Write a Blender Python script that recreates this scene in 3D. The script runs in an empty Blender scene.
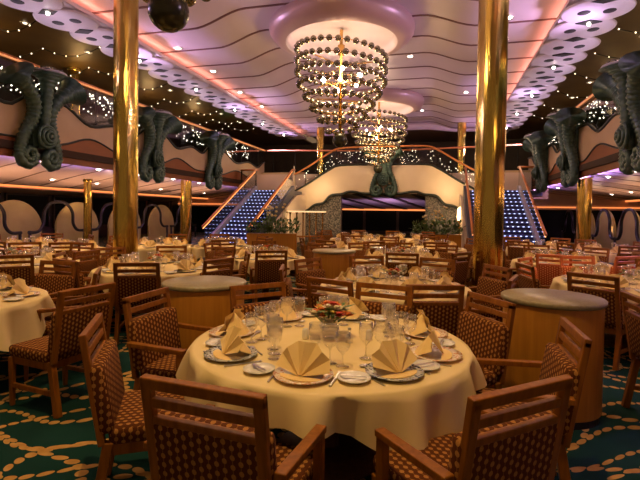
import bpy, bmesh, math, random
from mathutils import Matrix, Vector
rnd = random.Random(11)
S = bpy.context.scene
COL = S.collection
PI = math.pi
R = math.radians

# ------------------------------------------------------------------ camera
CAM = Vector((2.9, 0.0, 1.6))
YAW, PITCH, ROLL, SHIFT, FPX = R(14.666), R(1.5), R(0.8), -0.02484, 450.0
ROT = Matrix.Rotation(YAW, 3, 'Z') @ Matrix.Rotation(PI / 2 - PITCH, 3, 'X') @ Matrix.Rotation(ROLL, 3, 'Z')
cd = bpy.data.cameras.new('camera')
cd.sensor_width = 36.0
cd.lens = FPX / 640 * 36.0
cd.shift_y = SHIFT
cd.clip_end = 200
cam = bpy.data.objects.new('camera', cd)
cam.location = CAM
cam.rotation_euler = ROT.to_euler()
COL.objects.link(cam)
S.camera = cam
RIGHT = Vector((math.cos(YAW), math.sin(YAW), 0))
FWD = Vector((-math.sin(YAW), math.cos(YAW), 0))


def at(px, py, z):
    """a point of the room at height z, read off the photo"""
    d = ROT @ Vector(((px - 320) / FPX, ((240 - py) + SHIFT * 640) / FPX, -1))
    t = (z - CAM.z) / d.z
    return CAM + d * t


def cf(lat, dep):
    p = CAM + RIGHT * lat + FWD * dep
    return Vector((p.x, p.y, 0))


# ------------------------------------------------------------------ mesh builder
class MB:
    def __init__(self):
        self.v, self.f, self.s, self.m = [], [], [], []

    def add(self, vs, fs, smooth=False, M=None, mi=0):
        b = len(self.v)
        for p in vs:
            p = Vector(p)
            self.v.append(M @ p if M is not None else p)
        for f in fs:
            self.f.append([b + i for i in f])
            self.s.append(smooth)
            self.m.append(mi)
        return self

    def box(self, c, s, M=None, mi=0, taper=1.0):
        x, y, z = c
        a, b, h = s[0] / 2, s[1] / 2, s[2] / 2
        vs = []
        for dz, k in ((-h, taper), (h, 1.0)):
            for dx, dy in ((-a, -b), (a, -b), (a, b), (-a, b)):
                vs.append((x + dx * k, y + dy * k, z + dz))
        return self.add(vs, [(3, 2, 1, 0), (4, 5, 6, 7), (0, 1, 5, 4), (1, 2, 6, 5), (2, 3, 7, 6), (3, 0, 4, 7)], False, M, mi)

    def beam(self, p, q, w, h, up=(0, 0, 1), mi=0):
        p, q = Vector(p), Vector(q)
        d = (q - p)
        L = d.length
        d.normalize()
        u = Vector(up)
        s = d.cross(u)
        if s.length < 1e-5:
            s = d.cross(Vector((1, 0, 0)))
        s.normalize()
        u = s.cross(d)
        M = Matrix(((s.x, d.x, u.x, p.x), (s.y, d.y, u.y, p.y), (s.z, d.z, u.z, p.z), (0, 0, 0, 1)))
        return self.box((0, L / 2, 0), (w, L, h), M, mi)

    def lathe(self, prof, seg=24, M=None, smooth=True, mi=0, mis=None, a0=0.0, a1=2 * PI):
        full = abs(a1 - a0 - 2 * PI) < 1e-6
        n = seg if full else seg + 1
        vs, rings = [], []
        for r, z in prof:
            if r < 1e-6:
                rings.append([len(vs)])
                vs.append((0, 0, z))
            else:
                rings.append(list(range(len(vs), len(vs) + n)))
                for i in range(n):
                    a = a0 + (a1 - a0) * i / seg
                    vs.append((r * math.cos(a), r * math.sin(a), z))
        b = len(self.v)
        for p in vs:
            p = Vector(p)
            self.v.append(M @ p if M is not None else p)
        for k in range(len(rings) - 1):
            A, B = rings[k], rings[k + 1]
            for i in range(seg):
                j = (i + 1) % n
                if len(A) == 1 and len(B) == 1:
                    continue
                if len(A) == 1:
                    f = [A[0], B[j], B[i]]
                elif len(B) == 1:
                    f = [A[i], A[j], B[0]]
                else:
                    f = [A[i], A[j], B[j], B[i]]
                self.f.append([b + q for q in f])
                self.s.append(smooth)
                self.m.append(mis[k] if mis else mi)
        return self

    def tube(self, pts, rad, seg=8, closed=False, caps=True, mi=0, smooth=True):
        pts = [Vector(p) for p in pts]
        n = len(pts)
        if not isinstance(rad, (list, tuple)):
            rad = [rad] * n
        T = []
        for i in range(n):
            if closed:
                d = pts[(i + 1) % n] - pts[i - 1]
            else:
                d = pts[min(i + 1, n - 1)] - pts[max(i - 1, 0)]
            T.append(d.normalized())
        u = Vector((0, 0, 1)) if abs(T[0].z) < .9 else Vector((1, 0, 0))
        u = (u - T[0] * u.dot(T[0])).normalized()
        vs, fs = [], []
        for i in range(n):
            u = (u - T[i] * u.dot(T[i])).normalized()
            w = T[i].cross(u)
            for k in range(seg):
                a = 2 * PI * k / seg
                vs.append(pts[i] + (u * math.cos(a) + w * math.sin(a)) * rad[i])
        m = n if closed else n - 1
        for i in range(m):
            j = (i + 1) % n
            for k in range(seg):
                l = (k + 1) % seg
                fs.append((i * seg + k, i * seg + l, j * seg + l, j * seg + k))
        if caps and not closed:
            fs.append(tuple(reversed(range(seg))))
            fs.append(tuple((n - 1) * seg + k for k in range(seg)))
        return self.add(vs, fs, smooth, None, mi)

    def ball(self, c, r, seg=10, rings=7, mi=0, sc=(1, 1, 1)):
        prof = [(r * math.sin(PI * k / rings), -r * math.cos(PI * k / rings)) for k in range(rings + 1)]
        prof[0] = (0, -r)
        prof[-1] = (0, r)
        M = Matrix.Translation(Vector(c)) @ Matrix.Diagonal((sc[0], sc[1], sc[2], 1))
        return self.lathe(prof, seg, M, True, mi)

    def prism(self, poly, h0, h1, M=None, mi=0):
        n = len(poly)
        vs = [(x, y, h0) for x, y in poly] + [(x, y, h1) for x, y in poly]
        fs = [tuple(reversed(range(n))), tuple(range(n, 2 * n))]
        for i in range(n):
            j = (i + 1) % n
            fs.append((i, j, n + j, n + i))
        return self.add(vs, fs, False, M, mi)

    def mesh(self, name, mats, bevel=0.0, smooth_all=False, seg=2):
        me = bpy.data.meshes.new(name)
        me.from_pydata([tuple(p) for p in self.v], [], self.f)
        if not isinstance(mats, (list, tuple)):
            mats = [mats]
        for m in mats:
            me.materials.append(m)
        me.polygons.foreach_set('use_smooth', self.s)
        me.polygons.foreach_set('material_index', self.m)
        if bevel > 0:
            bm = bmesh.new()
            bm.from_mesh(me)
            ed = [e for e in bm.edges if len(e.link_faces) == 2 and e.calc_face_angle(0) > .5]
            bmesh.ops.bevel(bm, geom=ed, offset=bevel, segments=seg, profile=.5, affect='EDGES', clamp_overlap=True)
            if smooth_all:
                for f in bm.faces:
                    f.smooth = True
            bm.to_mesh(me)
            bm.free()
        me.update()
        return me


# ------------------------------------------------------------------ object helpers
def link(name, me, parent=None, loc=None, rz=0.0):
    o = bpy.data.objects.new(name, me)
    COL.objects.link(o)
    if parent is not None:
        o.parent = parent
    if loc is not None:
        o.location = loc
    if rz:
        o.rotation_euler = (0, 0, rz)
    return o


def tag(o, label, cat, group=None, kind=None):
    if label:
        o['label'] = label
    if cat:
        o['category'] = cat
    if group:
        o['group'] = group
    if kind:
        o['kind'] = kind
    return o


def thing(name, label, cat, loc=(0, 0, 0), rz=0.0, group=None):
    return tag(link(name, None, None, loc, rz), label, cat, group)


def struct(name, me, parent=None, loc=None, rz=0.0):
    o = link(name, me, parent, loc, rz)
    if parent is None:
        o['kind'] = 'structure'
    return o


def stamp(spec, name, label, cat, loc, rz=0.0, group=None, scale=1.0):
    """one thing out of shared part meshes: spec = [(part, mesh, [(sub-part, mesh)])]"""
    r = thing(name, label, cat, loc, rz, group)
    if scale != 1.0:
        r.scale = (scale, scale, scale)
    for p in spec:
        o = link(p[0], p[1], r)
        if len(p) > 2:
            for q in p[2]:
                link(q[0], q[1], o)
    return r


def single(me, name, label, cat, loc, rz=0.0, group=None):
    return tag(link(name, me, None, loc, rz), label, cat, group)


def catmull(P, n=8, closed=False):
    P = [Vector(p) for p in P]
    out = []
    N = len(P)
    for i in range(N if closed else N - 1):
        if closed:
            a, b, c, d = P[i - 1], P[i], P[(i + 1) % N], P[(i + 2) % N]
        else:
            a, b, c, d = P[max(i - 1, 0)], P[i], P[i + 1], P[min(i + 2, N - 1)]
        for k in range(n):
            t = k / n
            out.append(.5 * ((2 * b) + (c - a) * t + (2 * a - 5 * b + 4 * c - d) * t * t + (3 * b - a - 3 * c + d) * t ** 3))
    if not closed:
        out.append(P[-1])
    return out


def lerp_table(tab, u):
    for (a, x), (b, y) in zip(tab, tab[1:]):
        if u <= b:
            t = (u - a) / (b - a)
            t = t * t * (3 - 2 * t)
            return x + (y - x) * t
    return tab[-1][1]


# ------------------------------------------------------------------ materials
class NT:
    def __init__(self, name):
        self.mat = bpy.data.materials.new(name)
        self.mat.use_nodes = True
        self.t = self.mat.node_tree
        self.b = self.t.nodes.get('Principled BSDF')
        self.out = self.t.nodes.get('Material Output')

    def n(self, typ, **kw):
        x = self.t.nodes.new(typ)
        for k, v in kw.items():
            setattr(x, k, v)
        return x

    def put(self, sock, val):
        if isinstance(val, bpy.types.NodeSocket):
            self.t.links.new(val, sock)
        else:
            sock.default_value = val

    def m(self, op, a, b=0.0, c=0.0):
        x = self.n('ShaderNodeMath', operation=op)
        self.put(x.inputs[0], a)
        self.put(x.inputs[1], b)
        self.put(x.inputs[2], c)
        return x.outputs[0]

    def mix(self, f, a, b):
        x = self.n('ShaderNodeMix', data_type='RGBA')
        self.put(x.inputs[0], f)
        self.put(x.inputs[6], a if not isinstance(a, tuple) else (*a, 1)[:4])
        self.put(x.inputs[7], b if not isinstance(b, tuple) else (*b, 1)[:4])
        return x.outputs[2]

    def coord(self, kind='Object'):
        return self.n('ShaderNodeTexCoord').outputs[kind]

    def world(self):
        return self.n('ShaderNodeNewGeometry').outputs['Position']

    def xyz(self, v):
        x = self.n('ShaderNodeSeparateXYZ')
        self.put(x.inputs[0], v)
        return x.outputs

    def scale(self, v, s):
        x = self.n('ShaderNodeMapping')
        self.put(x.inputs[0], v)
        x.inputs['Scale'].default_value = s
        return x.outputs[0]

    def noise(self, v, sc=5.0, det=2.0, rough=.5):
        x = self.n('ShaderNodeTexNoise')
        if v is not None:
            self.put(x.inputs['Vector'], v)
        x.inputs['Scale'].default_value = sc
        x.inputs['Detail'].default_value = det
        x.inputs['Roughness'].default_value = rough
        return x.outputs['Fac']

    def base(self, col, rough=.5, metal=0.0, spec=None):
        self.put(self.b.inputs['Base Color'], col if not isinstance(col, tuple) else (*col, 1)[:4])
        self.put(self.b.inputs['Roughness'], rough)
        self.put(self.b.inputs['Metallic'], metal)
        if spec is not None:
            self.b.inputs['Specular IOR Level'].default_value = spec
        return self.mat

    def emit(self, col, st, sample=True):
        self.put(self.b.inputs['Emission Color'], (*col, 1))
        self.put(self.b.inputs['Emission Strength'], st)
        if not sample:
            self.mat.cycles.emission_sampling = 'NONE'
        return self.mat

    def bump(self, h, st=.2, dist=.01):
        x = self.n('ShaderNodeBump')
        x.inputs['Strength'].default_value = st
        x.inputs['Distance'].default_value = dist
        self.put(x.inputs['Height'], h)
        self.t.links.new(x.outputs[0], self.b.inputs['Normal'])


def mottled(name, c1, c2, rough=.5, metal=0.0, sc=6.0, stretch=(1, 1, 1), det=3.0, spec=None, bump=0.0):
    g = NT(name)
    nz = g.noise(g.scale(g.coord(), stretch), sc, det)
    f = g.m('SUBTRACT', g.m('MULTIPLY', nz, 2.0), .5)
    x = g.n('ShaderNodeClamp')
    g.put(x.inputs[0], f)
    g.base(g.mix(x.outputs[0], c1, c2), rough, metal, spec)
    if bump:
        g.bump(nz, bump)
    return g.mat


def lamp_mat(name, col, st, sample=False):
    g = NT(name)
    g.base(col, .5)
    return g.emit(col, st, sample)


WOOD = mottled('cherry_wood', (.31, .112, .010), (.165, .052, .004), .40, 0, 5, (7, 7, .8), spec=.25)
WOOD_DARK = mottled('dark_wood', (.13, .045, .014), (.07, .022, .007), .4, 0, 5, (7, 7, .8), spec=.25)
STAND_WOOD = mottled('service_stand_veneer', (.54, .235, .026), (.40, .16, .016), .4, 0, 3, (9, 9, .5), spec=.25)
CLOTH = mottled('cream_tablecloth', (.82, .66, .33), (.74, .58, .27), .8, 0, 3, bump=.05)
NAPKIN = mottled('cream_napkin', (.86, .64, .27), (.80, .57, .22), .75, 0, 9)
CHINA = mottled('white_china', (.80, .78, .72), (.74, .72, .66), .15, 0, 4)
STEEL = mottled('polished_steel', (.75, .72, .68), (.62, .60, .56), .32, 1.0, 8)
IRON = mottled('black_iron', (.012, .010, .008), (.02, .017, .013), .5, .1, 6, spec=.2)
COPPER = mottled('copper_rail', (.72, .27, .08), (.55, .19, .05), .35, .35, 9)
GRANITE = None
LEAF = mottled('leaf_green', (.05, .12, .025), (.12, .19, .04), .5, 0, 9)


def mk_granite():
    g = NT('granite_top')
    v = g.n('ShaderNodeTexVoronoi')
    v.inputs['Scale'].default_value = 60
    g.put(v.inputs['Vector'], g.coord())
    nz = g.noise(g.coord(), 30, 4)
    c = g.mix(nz, (.15, .125, .05), (.42, .35, .18))
    c = g.mix(g.m('LESS_THAN', v.outputs['Distance'], .25), c, (.30, .27, .2))
    return g.base(c, .32)


GRANITE = mk_granite()


def mk_brass():
    g = NT('brushed_brass')
    nz = g.noise(g.scale(g.coord(), (1, 1, .25)), 9, 3)
    g.base(g.mix(nz, (.50, .34, .05), (.84, .62, .17)), .16, 1.0)
    nb = g.noise(g.scale(g.coord(), (1, 1, .07)), 20, 3)
    g.bump(nb, .42, .025)
    return g.mat


BRASS = mk_brass()


def mk_upholstery(name, ground, dot):
    """woven seat cloth: vertical chains of light lozenges on a dark ground"""
    g = NT(name)
    X, Y, Z = g.xyz(g.coord())
    NX, NY, NZ = g.xyz(g.coord('Normal'))
    flat = g.m('GREATER_THAN', g.m('ABSOLUTE', NZ), .7)
    side = g.m('GREATER_THAN', g.m('ABSOLUTE', NX), .7)
    u = g.m('ADD', X, g.m('MULTIPLY', side, g.m('SUBTRACT', Y, X)))
    v = g.m('ADD', Z, g.m('MULTIPLY', flat, g.m('SUBTRACT', Y, Z)))
    px, pz = .034, .038
    uu = g.m('DIVIDE', u, px)
    col = g.m('FLOOR', uu)
    off = g.m('MULTIPLY', g.m('MODULO', g.m('ABSOLUTE', col), 2.0), .5)
    fu = g.m('ABSOLUTE', g.m('SUBTRACT', g.m('FRACT', uu), .5))
    fv = g.m('ABSOLUTE', g.m('SUBTRACT', g.m('FRACT', g.m('ADD', g.m('DIVIDE', v, pz), off)), .5))
    d = g.m('ADD', g.m('POWER', g.m('DIVIDE', fu, .30), 2.0), g.m('POWER', g.m('DIVIDE', fv, .30), 2.0))
    dotm = g.m('LESS_THAN', d, 1.0)
    line = g.m('LESS_THAN', fu, .05)
    c = g.mix(g.m('MULTIPLY', line, .5), ground, dot)
    c = g.mix(dotm, c, dot)
    nz = g.noise(g.coord(), 200, 1)
    c = g.mix(g.m('MULTIPLY', nz, .5), c, tuple(q * .6 for q in ground))
    g.base(c, .9, 0, .15)
    return g.mat


UPH = mk_upholstery('dotted_upholstery', (.100, .028, .006), (.46, .215, .048))
UPH_ORANGE_LIT = mk_upholstery('orange_lit_upholstery', (.50, .09, .02), (.95, .48, .18))  # same dotted cloth with an orange spotlight painted into its colours


def mk_glass(name, tint=(1, 1, 1), rough=.02, strength=1.0, haze=0.0):
    """thin clear glass: see-through face on, mirror-like at grazing angles"""
    g = NT(name)
    t = g.n('ShaderNodeBsdfTransparent')
    t.inputs[0].default_value = (*tint, 1)
    gl = g.n('ShaderNodeBsdfGlossy')
    gl.inputs['Color'].default_value = (1, 1, 1, 1)
    gl.inputs['Roughness'].default_value = rough
    lw = g.n('ShaderNodeLayerWeight')
    lw.inputs['Blend'].default_value = .5
    nz = g.noise(g.coord(), 3, 1)
    f = g.m('ADD', .03, g.m('MULTIPLY', g.m('POWER', lw.outputs['Facing'], 2.0), g.m('ADD', g.m('MULTIPLY', nz, .2), strength * .7 - .1)))
    if haze:
        df = g.n('ShaderNodeBsdfDiffuse')
        df.inputs[0].default_value = (.95, .93, .88, 1)
        m0 = g.n('ShaderNodeMixShader')
        m0.inputs[0].default_value = haze
        g.t.links.new(t.outputs[0], m0.inputs[1])
        g.t.links.new(df.outputs[0], m0.inputs[2])
        t = m0
    mx = g.n('ShaderNodeMixShader')
    g.put(mx.inputs[0], f)
    g.t.links.new(t.outputs[0], mx.inputs[1])
    g.t.links.new(gl.outputs[0], mx.inputs[2])
    g.t.links.new(mx.outputs[0], g.out.inputs[0])
    return g.mat


GLASS = mk_glass('drinking_glass', (.99, .98, .96), .06, 1.7, .085)
RAILGLASS = mk_glass('railing_glass', (.80, .82, .84), .05, .8)
STAIRGLASS = mk_glass('stair_glass', (.75, .78, .85), .03, 1.1)


def mk_plate(name, rim1, rim2):
    g = NT(name)
    v = g.n('ShaderNodeTexVoronoi')
    v.inputs['Scale'].default_value = 55
    g.put(v.inputs['Vector'], g.coord())
    f = g.m('LESS_THAN', v.outputs['Distance'], .42)
    return g.base(g.mix(f, rim1, rim2), .2)


RIM_BLUE = mk_plate('blue_pattern_rim', (.50, .50, .46), (.05, .07, .11))
RIM_PEACH = mk_plate('peach_pattern_rim', (.78, .66, .5), (.62, .27, .12))


def mk_carpet():
    g = NT('teal_carpet_gold_pebbles')
    P = g.world()
    nv = g.n('ShaderNodeTexNoise')
    g.put(nv.inputs['Vector'], P)
    nv.inputs['Scale'].default_value = .55
    nv.inputs['Detail'].default_value = 1
    sep = g.n('ShaderNodeSeparateColor')
    g.put(sep.inputs[0], nv.outputs['Color'])
    X, Y, Z = g.xyz(P)
    x = g.m('ADD', X, g.m('MULTIPLY', sep.outputs[0], 1.1))
    y = g.m('ADD', Y, g.m('MULTIPLY', sep.outputs[1], 1.1))
    masks, tones = [], []
    for (rot, T, amp, w, s, a, b) in ((R(12), .40, .10, 5.2, .094, .041, .031), (R(68), .62, .15, 3.6, .100, .043, .032), (R(-38), .95, .2, 2.6, .100, .043, .032)):
        ca, sa = math.cos(rot), math.sin(rot)
        u = g.m('ADD', g.m('MULTIPLY', x, ca), g.m('MULTIPLY', y, sa))
        v = g.m('ADD', g.m('MULTIPLY', x, -sa), g.m('MULTIPLY', y, ca))
        v = g.m('ADD', v, g.m('MULTIPLY', g.m('SINE', g.m('MULTIPLY', u, w)), amp))
        row = g.m('ROUND', g.m('DIVIDE', v, T))
        dv = g.m('SUBTRACT', v, g.m('MULTIPLY', row, T))
        uu = g.m('ADD', u, g.m('MULTIPLY', row, .37))
        du = g.m('MULTIPLY', g.m('SUBTRACT', g.m('FRACT', g.m('DIVIDE', uu, s)), .5), s)
        cell = g.m('FLOOR', g.m('DIVIDE', uu, s))
        q = g.m('ADD', g.m('POWER', g.m('DIVIDE', g.m('ABSOLUTE', du), a), 2.0), g.m('POWER', g.m('DIVIDE', g.m('ABSOLUTE', dv), b), 2.0))
        masks.append(g.m('LESS_THAN', q, 1.0))
    M = masks[0]
    for k in masks[1:]:
        M = g.m('MAXIMUM', M, k)
    n1 = g.noise(P, 2.2, 2)
    ground = g.mix(n1, (.003, .020, .018), (.008, .042, .036))
    n2 = g.noise(P, 14, 1)
    gold = g.mix(n2, (.26, .135, .03), (.52, .31, .10))
    g.base(g.mix(M, ground, gold), .95, 0, .1)
    fine = g.noise(P, 260, 1)
    g.bump(fine, .3, .004)
    return g.mat


CARPET = mk_carpet()


def mk_mosaic():
    g = NT('pebble_mosaic')
    v = g.n('ShaderNodeTexVoronoi')
    v.inputs['Scale'].default_value = 15
    g.put(v.inputs['Vector'], g.coord())
    sep = g.n('ShaderNodeSeparateColor')
    g.put(sep.inputs[0], v.outputs['Color'])
    c = g.mix(sep.outputs[0], (.10, .08, .055), (.30, .25, .19))
    c = g.mix(g.m('GREATER_THAN', v.outputs['Distance'], .55), c, (.04, .035, .03))
    return g.base(c, .35)


MOSAIC = mk_mosaic()
CEIL_PINK = mottled('lilac_ceiling', (.72, .60, .60), (.64, .52, .54), .42, 0, .7)
CEIL_SOFFIT = mottled('peach_soffit', (.68, .49, .40), (.60, .43, .35), .45, 0, .8)
CEIL_BRONZE = mottled('bronze_ceiling', (.13, .075, .016), (.075, .04, .009), .5, .3, 1.2)
GROOVE = mottled('ceiling_groove', (.20, .085, .075), (.15, .06, .055), .6, 0, 3)
GROOVE_TAN = mottled('soffit_groove', (.22, .13, .09), (.17, .10, .07), .6, 0, 3)
SCALLOP = mottled('scallop_white', (.70, .62, .64), (.63, .55, .58), .4, 0, 2)
DARK = mottled('dark_void', (.012, .011, .010), (.02, .018, .015), .6, 0, 3)
NIGHT = mottled('night_glass', (.005, .007, .006), (.012, .014, .011), .45, 0, .8, spec=.08)
CREAM_WALL = mottled('cream_balcony_panel', (.54, .38, .21), (.47, .32, .17), .5, 0, 1.5)
BROWN_WALL = mottled('brown_balcony_panel', (.27, .075, .010), (.18, .046, .007), .5, 0, 2, (1, .3, 1))
ARCH_WHITE = mottled('ivory_arch_panel', (.76, .60, .40), (.69, .54, .35), .45, 0, 1.2)
MOULD = mottled('dark_brown_moulding', (.045, .020, .008), (.03, .012, .005), .6, 0, 3, spec=.2)
BORDER = mottled('dark_border', (.022, .028, .022), (.04, .045, .035), .4, .3, 4)
VERDIGRIS = mottled('verdigris_bronze', (.026, .055, .044), (.085, .145, .105), .34, .3, 7)
RING = mottled('mauve_ceiling_ring', (.58, .40, .34), (.48, .32, .30), .35, .15, .9)
PEARL = mottled('smoked_mirror_ball', (.36, .33, .25), (.26, .24, .18), .16, .9, 3)
ENDBALL = mottled('olive_end_ball', (.055, .055, .025), (.035, .035, .018), .22, .4, 3)
GOLD = mottled('gold_metal', (.80, .50, .16), (.62, .36, .10), .25, .9, 6)
WALL_DARK = mottled('dark_panel_wall', (.055, .030, .015), (.03, .017, .010), .45, 0, 1.5)
BEIGE = mottled('beige_booth_panel', (.42, .33, .11), (.34, .26, .08), .55, 0, 2)
STEP = mottled('stair_tread_blue', (.010, .010, .075), (.016, .016, .11), .4, 0, 4)
STRINGER = mottled('pale_stringer', (.50, .46, .50), (.42, .38, .44), .35, .1, 3)
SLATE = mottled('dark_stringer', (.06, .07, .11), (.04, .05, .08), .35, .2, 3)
BULB = lamp_mat('warm_bulb', (1.0, .82, .55), 14)
BULB_W = lamp_mat('white_bulb', (1.0, .90, .78), 22)
BULB_F = lamp_mat('fairy_bulb', (1.0, .86, .64), 6)
BULB_S = lamp_mat('string_bulb', (1.0, .84, .58), 3.5)


def mk_led():
    g = NT('stair_led_dots')
    X, Y, Z = g.xyz(g.coord())
    f = g.m('LESS_THAN', g.m('ABSOLUTE', g.m('SUBTRACT', g.m('FRACT', g.m('DIVIDE', X, .19)), .5)), .18)
    g.base((.02, .02, .2), .4)
    g.emit((.50, .55, 1.0), 1.0, False)
    g.put(g.b.inputs['Emission Strength'], g.m('ADD', g.m('MULTIPLY', f, 2.0), .05))
    return g.mat


LED = mk_led()
LED_ORANGE = lamp_mat('handrail_led', (1.0, .36, .10), 2.2)
RAIL_GLOW = lamp_mat('balcony_rail_glow', (1.0, .40, .14), .55)
EXIT_GREEN = lamp_mat('green_sign', (.05, .9, .25), 2.5)
COVE_SALMON = lamp_mat('salmon_cove_light', (1.0, .36, .26), 1.5, True)
COVE_PURPLE = lamp_mat('purple_cove_light', (.42, .22, 1.0), 11, True)
COVE_ORANGE = lamp_mat('orange_cove_light', (1.0, .30, .08), 1.1, True)

# ================================================================== ROOM SHELL
YB, YE = -3.0, 34.0
struct('floor', MB().box((0, (YB + YE) / 2, -.05), (34, YE - YB, .1)).mesh('floor', CARPET))


# main ceiling: raised lilac centre that rolls down in an S to lower wings
def ceil_z(x):
    a = abs(x)
    if a < 2.3:
        return 7.15
    if a < 3.9:
        t = (a - 2.3) / 1.6
        return 7.15 - .42 * t * t * (3 - 2 * t)
    return 6.73


xs = [-6.7 + 13.4 * i / 64 for i in range(65)]
m = MB()
vs, fs = [], []
for y in (YB, 28.6):
    vs += [(x, y, ceil_z(x)) for x in xs]
vs += [(x, YB, ceil_z(x) + .1) for x in xs] + [(x, 28.6, ceil_z(x) + .1) for x in xs]
n = len(xs)
for i in range(n - 1):
    fs.append((i, n + i, n + i + 1, i + 1))
    fs.append((2 * n + i, 2 * n + i + 1, 3 * n + i + 1, 3 * n + i))
m.add(vs, fs, True)
ceiling = struct('ceiling', m.mesh('ceiling', CEIL_PINK))
gy = 1.0
while gy < 28.5:
    m = MB()
    vs, fs = [], []
    for x in xs:
        z = ceil_z(x)
        for dy, dz in ((-.042, .005), (-.042, -.016), (.042, -.016), (.042, .005)):
            vs.append((x, gy + dy, z + dz))
    for i in range(n - 1):
        for k in range(4):
            l = (k + 1) % 4
            fs.append((i * 4 + k, i * 4 + l, i * 4 + 4 + l, i * 4 + 4 + k))
    m.add(vs, fs)
    link('ceiling_groove', m.mesh('ceiling_groove', GROOVE), ceiling)
    gy += 1.5
# rounded front lip where the lilac ceiling stops
m = MB().tube([(-5.6, 28.7, 6.78), (-3.8, 28.7, 6.8), (-2.2, 28.7, 7.0), (2.2, 28.7, 7.0), (3.8, 28.7, 6.8), (5.6, 28.7, 6.78)], .2, 10)
struct('trim_1', m.mesh('trim_1', CEIL_PINK))

for s in (-1, 1):
    # upper gallery ceiling, bronze
    m = MB().box((s * 11.4, (YB + YE) / 2, 6.95), (9.4, YE - YB, .1))
    struct('ceiling', m.mesh('ceiling_bronze', CEIL_BRONZE))
    # cove: upstand, light strip that washes the lilac ceiling
    m = MB().box((s * 6.25, (YB + 29) / 2, 6.50), (1.1, 29 - YB, .04)).box((s * 5.71, (YB + 29) / 2, 6.53), (.03, 29 - YB, .10))
    struct('trim_2', m.mesh('cove_shelf', SCALLOP))
    m = MB().box((s * 5.90, (YB + 29) / 2, 6.54), (.08, 29 - YB, .03))
    o = struct('trim_3', m.mesh('cove_light', COVE_SALMON))
    # lower soffit under the balcony, slopes down to the outer wall, with grooves
    m = MB()
    prof = [(7.6, 3.12), (10, 2.85), (12.6, 2.55), (13.0, 2.5), (13.0, 2.66), (13.5, 2.66), (13.5, 2.40), (16.0, 2.28), (16.0, 3.75), (7.6, 3.75)]
    M = Matrix(((s, 0, 0, 0), (0, 0, 1, 0), (0, 1, 0, 0), (0, 0, 0, 1)))
    m.prism(prof, YB, 30, M)
    so = struct('ceiling', m.mesh('soffit', CEIL_SOFFIT))
    gy = 1.0
    while gy < 29:
        m = MB()
        # grooves fan diagonally outwards as in the photo
        p = [(s * 7.75, gy, 3.10), (s * 10, gy + .5, 2.845), (s * 12.9, gy + 1.5, 2.505)]
        for a, b in zip(p, p[1:]):
            m.beam(a, b, .05, .02)
        link('ceiling_groove', m.mesh('soffit_groove', GROOVE_TAN), so)
        gy += 1.55
    m = MB().box((s * 13.46, (YB + 30) / 2, 2.50), (.05, 30 - YB, .10))
    struct('trim_4', m.mesh('orange_cove', COVE_ORANGE))
    m = MB().box((s * 7.56, (YB + 27) / 2, 2.99), (.10, 27 - YB, .18))
    struct('trim_5', m.mesh('balcony_lip', BROWN_WALL))
    m = MB().box((s * 11.8, 29.95, 2.45), (8.2, .16, 1.0))
    struct('trim_12', m.mesh('cross_valance', CEIL_SOFFIT))
    m = MB().box((s * 11.8, 29.84, 2.10), (8.2, .05, .055))
    struct('trim_13', m.mesh('cross_orange_cove', COVE_ORANGE))
    m = MB().box((s * 11.8, 30.3, 1.9), (8.2, .1, 3.8))
    struct('wall_left' if s < 0 else 'wall_right', m.mesh('deck_end_wall', NIGHT))
    # outer walls, lower (night windows) and upper
    m = MB().box((s * 16.1, (YB + YE) / 2, 3.45), (.2, YE - YB, 7.1))
    struct('wall_left' if s < 0 else 'wall_right', m.mesh('outer_wall', WALL_DARK))
    k = 0
    yy = 3.0
    while yy < 30:
        k += 1
        w = struct('window_%d' % (k + (0 if s < 0 else 12)), MB().box((s * 15.98, yy + 1.2, 1.45), (.04, 2.2, 1.5)).mesh('window_pane', NIGHT))
        f = MB()
        for dz in (-.79, .79):
            f.box((s * 15.95, yy + 1.2, 1.45 + dz), (.1, 2.36, .08))
        for dy in (-1.14, 1.14):
            f.box((s * 15.95, yy + 1.2 + dy, 1.45), (.1, .08, 1.66))
        link('window_frame', f.mesh('window_frame', WALL_DARK), w)
        yy += 2.6

m = MB().box((0, YE + .05, 3.45), (34, .1, 7.1))
struct('wall_back', m.mesh('wall_back', WALL_DARK))
m = MB().box((0, 31.3, 6.9), (11.4, 5.4, .1))
struct('ceiling', m.mesh('ceiling_far', CEIL_BRONZE))
# gallery floor behind the arch, its soffit is lilac and crossed by dark beams
m = MB().prism([(24.55, 2.66), (33.6, 1.90), (33.6, 3.75), (24.55, 3.75)], -7.4, 7.4, Matrix(((0, 0, 1, 0), (1, 0, 0, 0), (0, 1, 0, 0), (0, 0, 0, 1))))
so = struct('ceiling', m.mesh('far_soffit', CEIL_SOFFIT))
for k in range(9):
    x = -6.4 + k * 1.6
    m = MB().beam((x, 24.6, 2.65), (x + 2.2, 33.4, 1.91), .34, .06)
    link('ceiling_groove', m.mesh('far_beam', WALL_DARK), so)
m = MB().box((0, 33.55, 1.85), (14.8, .1, .10))
struct('trim_7', m.mesh('far_orange_cove', COVE_ORANGE))
m = MB().box((0, 33.75, 2.9), (14.8, .25, 1.7))
struct('trim_8', m.mesh('far_valance', CEIL_SOFFIT))
for k in range(6):
    x = -6.25 + k * 2.5
    w = struct('window_%d' % (25 + k), MB().box((x, 33.95, 1.1), (2.3, .06, 1.7)).mesh('window_pane', NIGHT))
    f = MB()
    for dx in (-1.2, 1.2):
        f.box((x + dx, 33.92, 1.1), (.1, .1, 1.8))
    for dz in (-.88, .88):
        f.box((x, 33.92, 1.1 + dz), (2.4, .1, .08))
    link('window_frame', f.mesh('window_frame', WALL_DARK), w)

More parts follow.
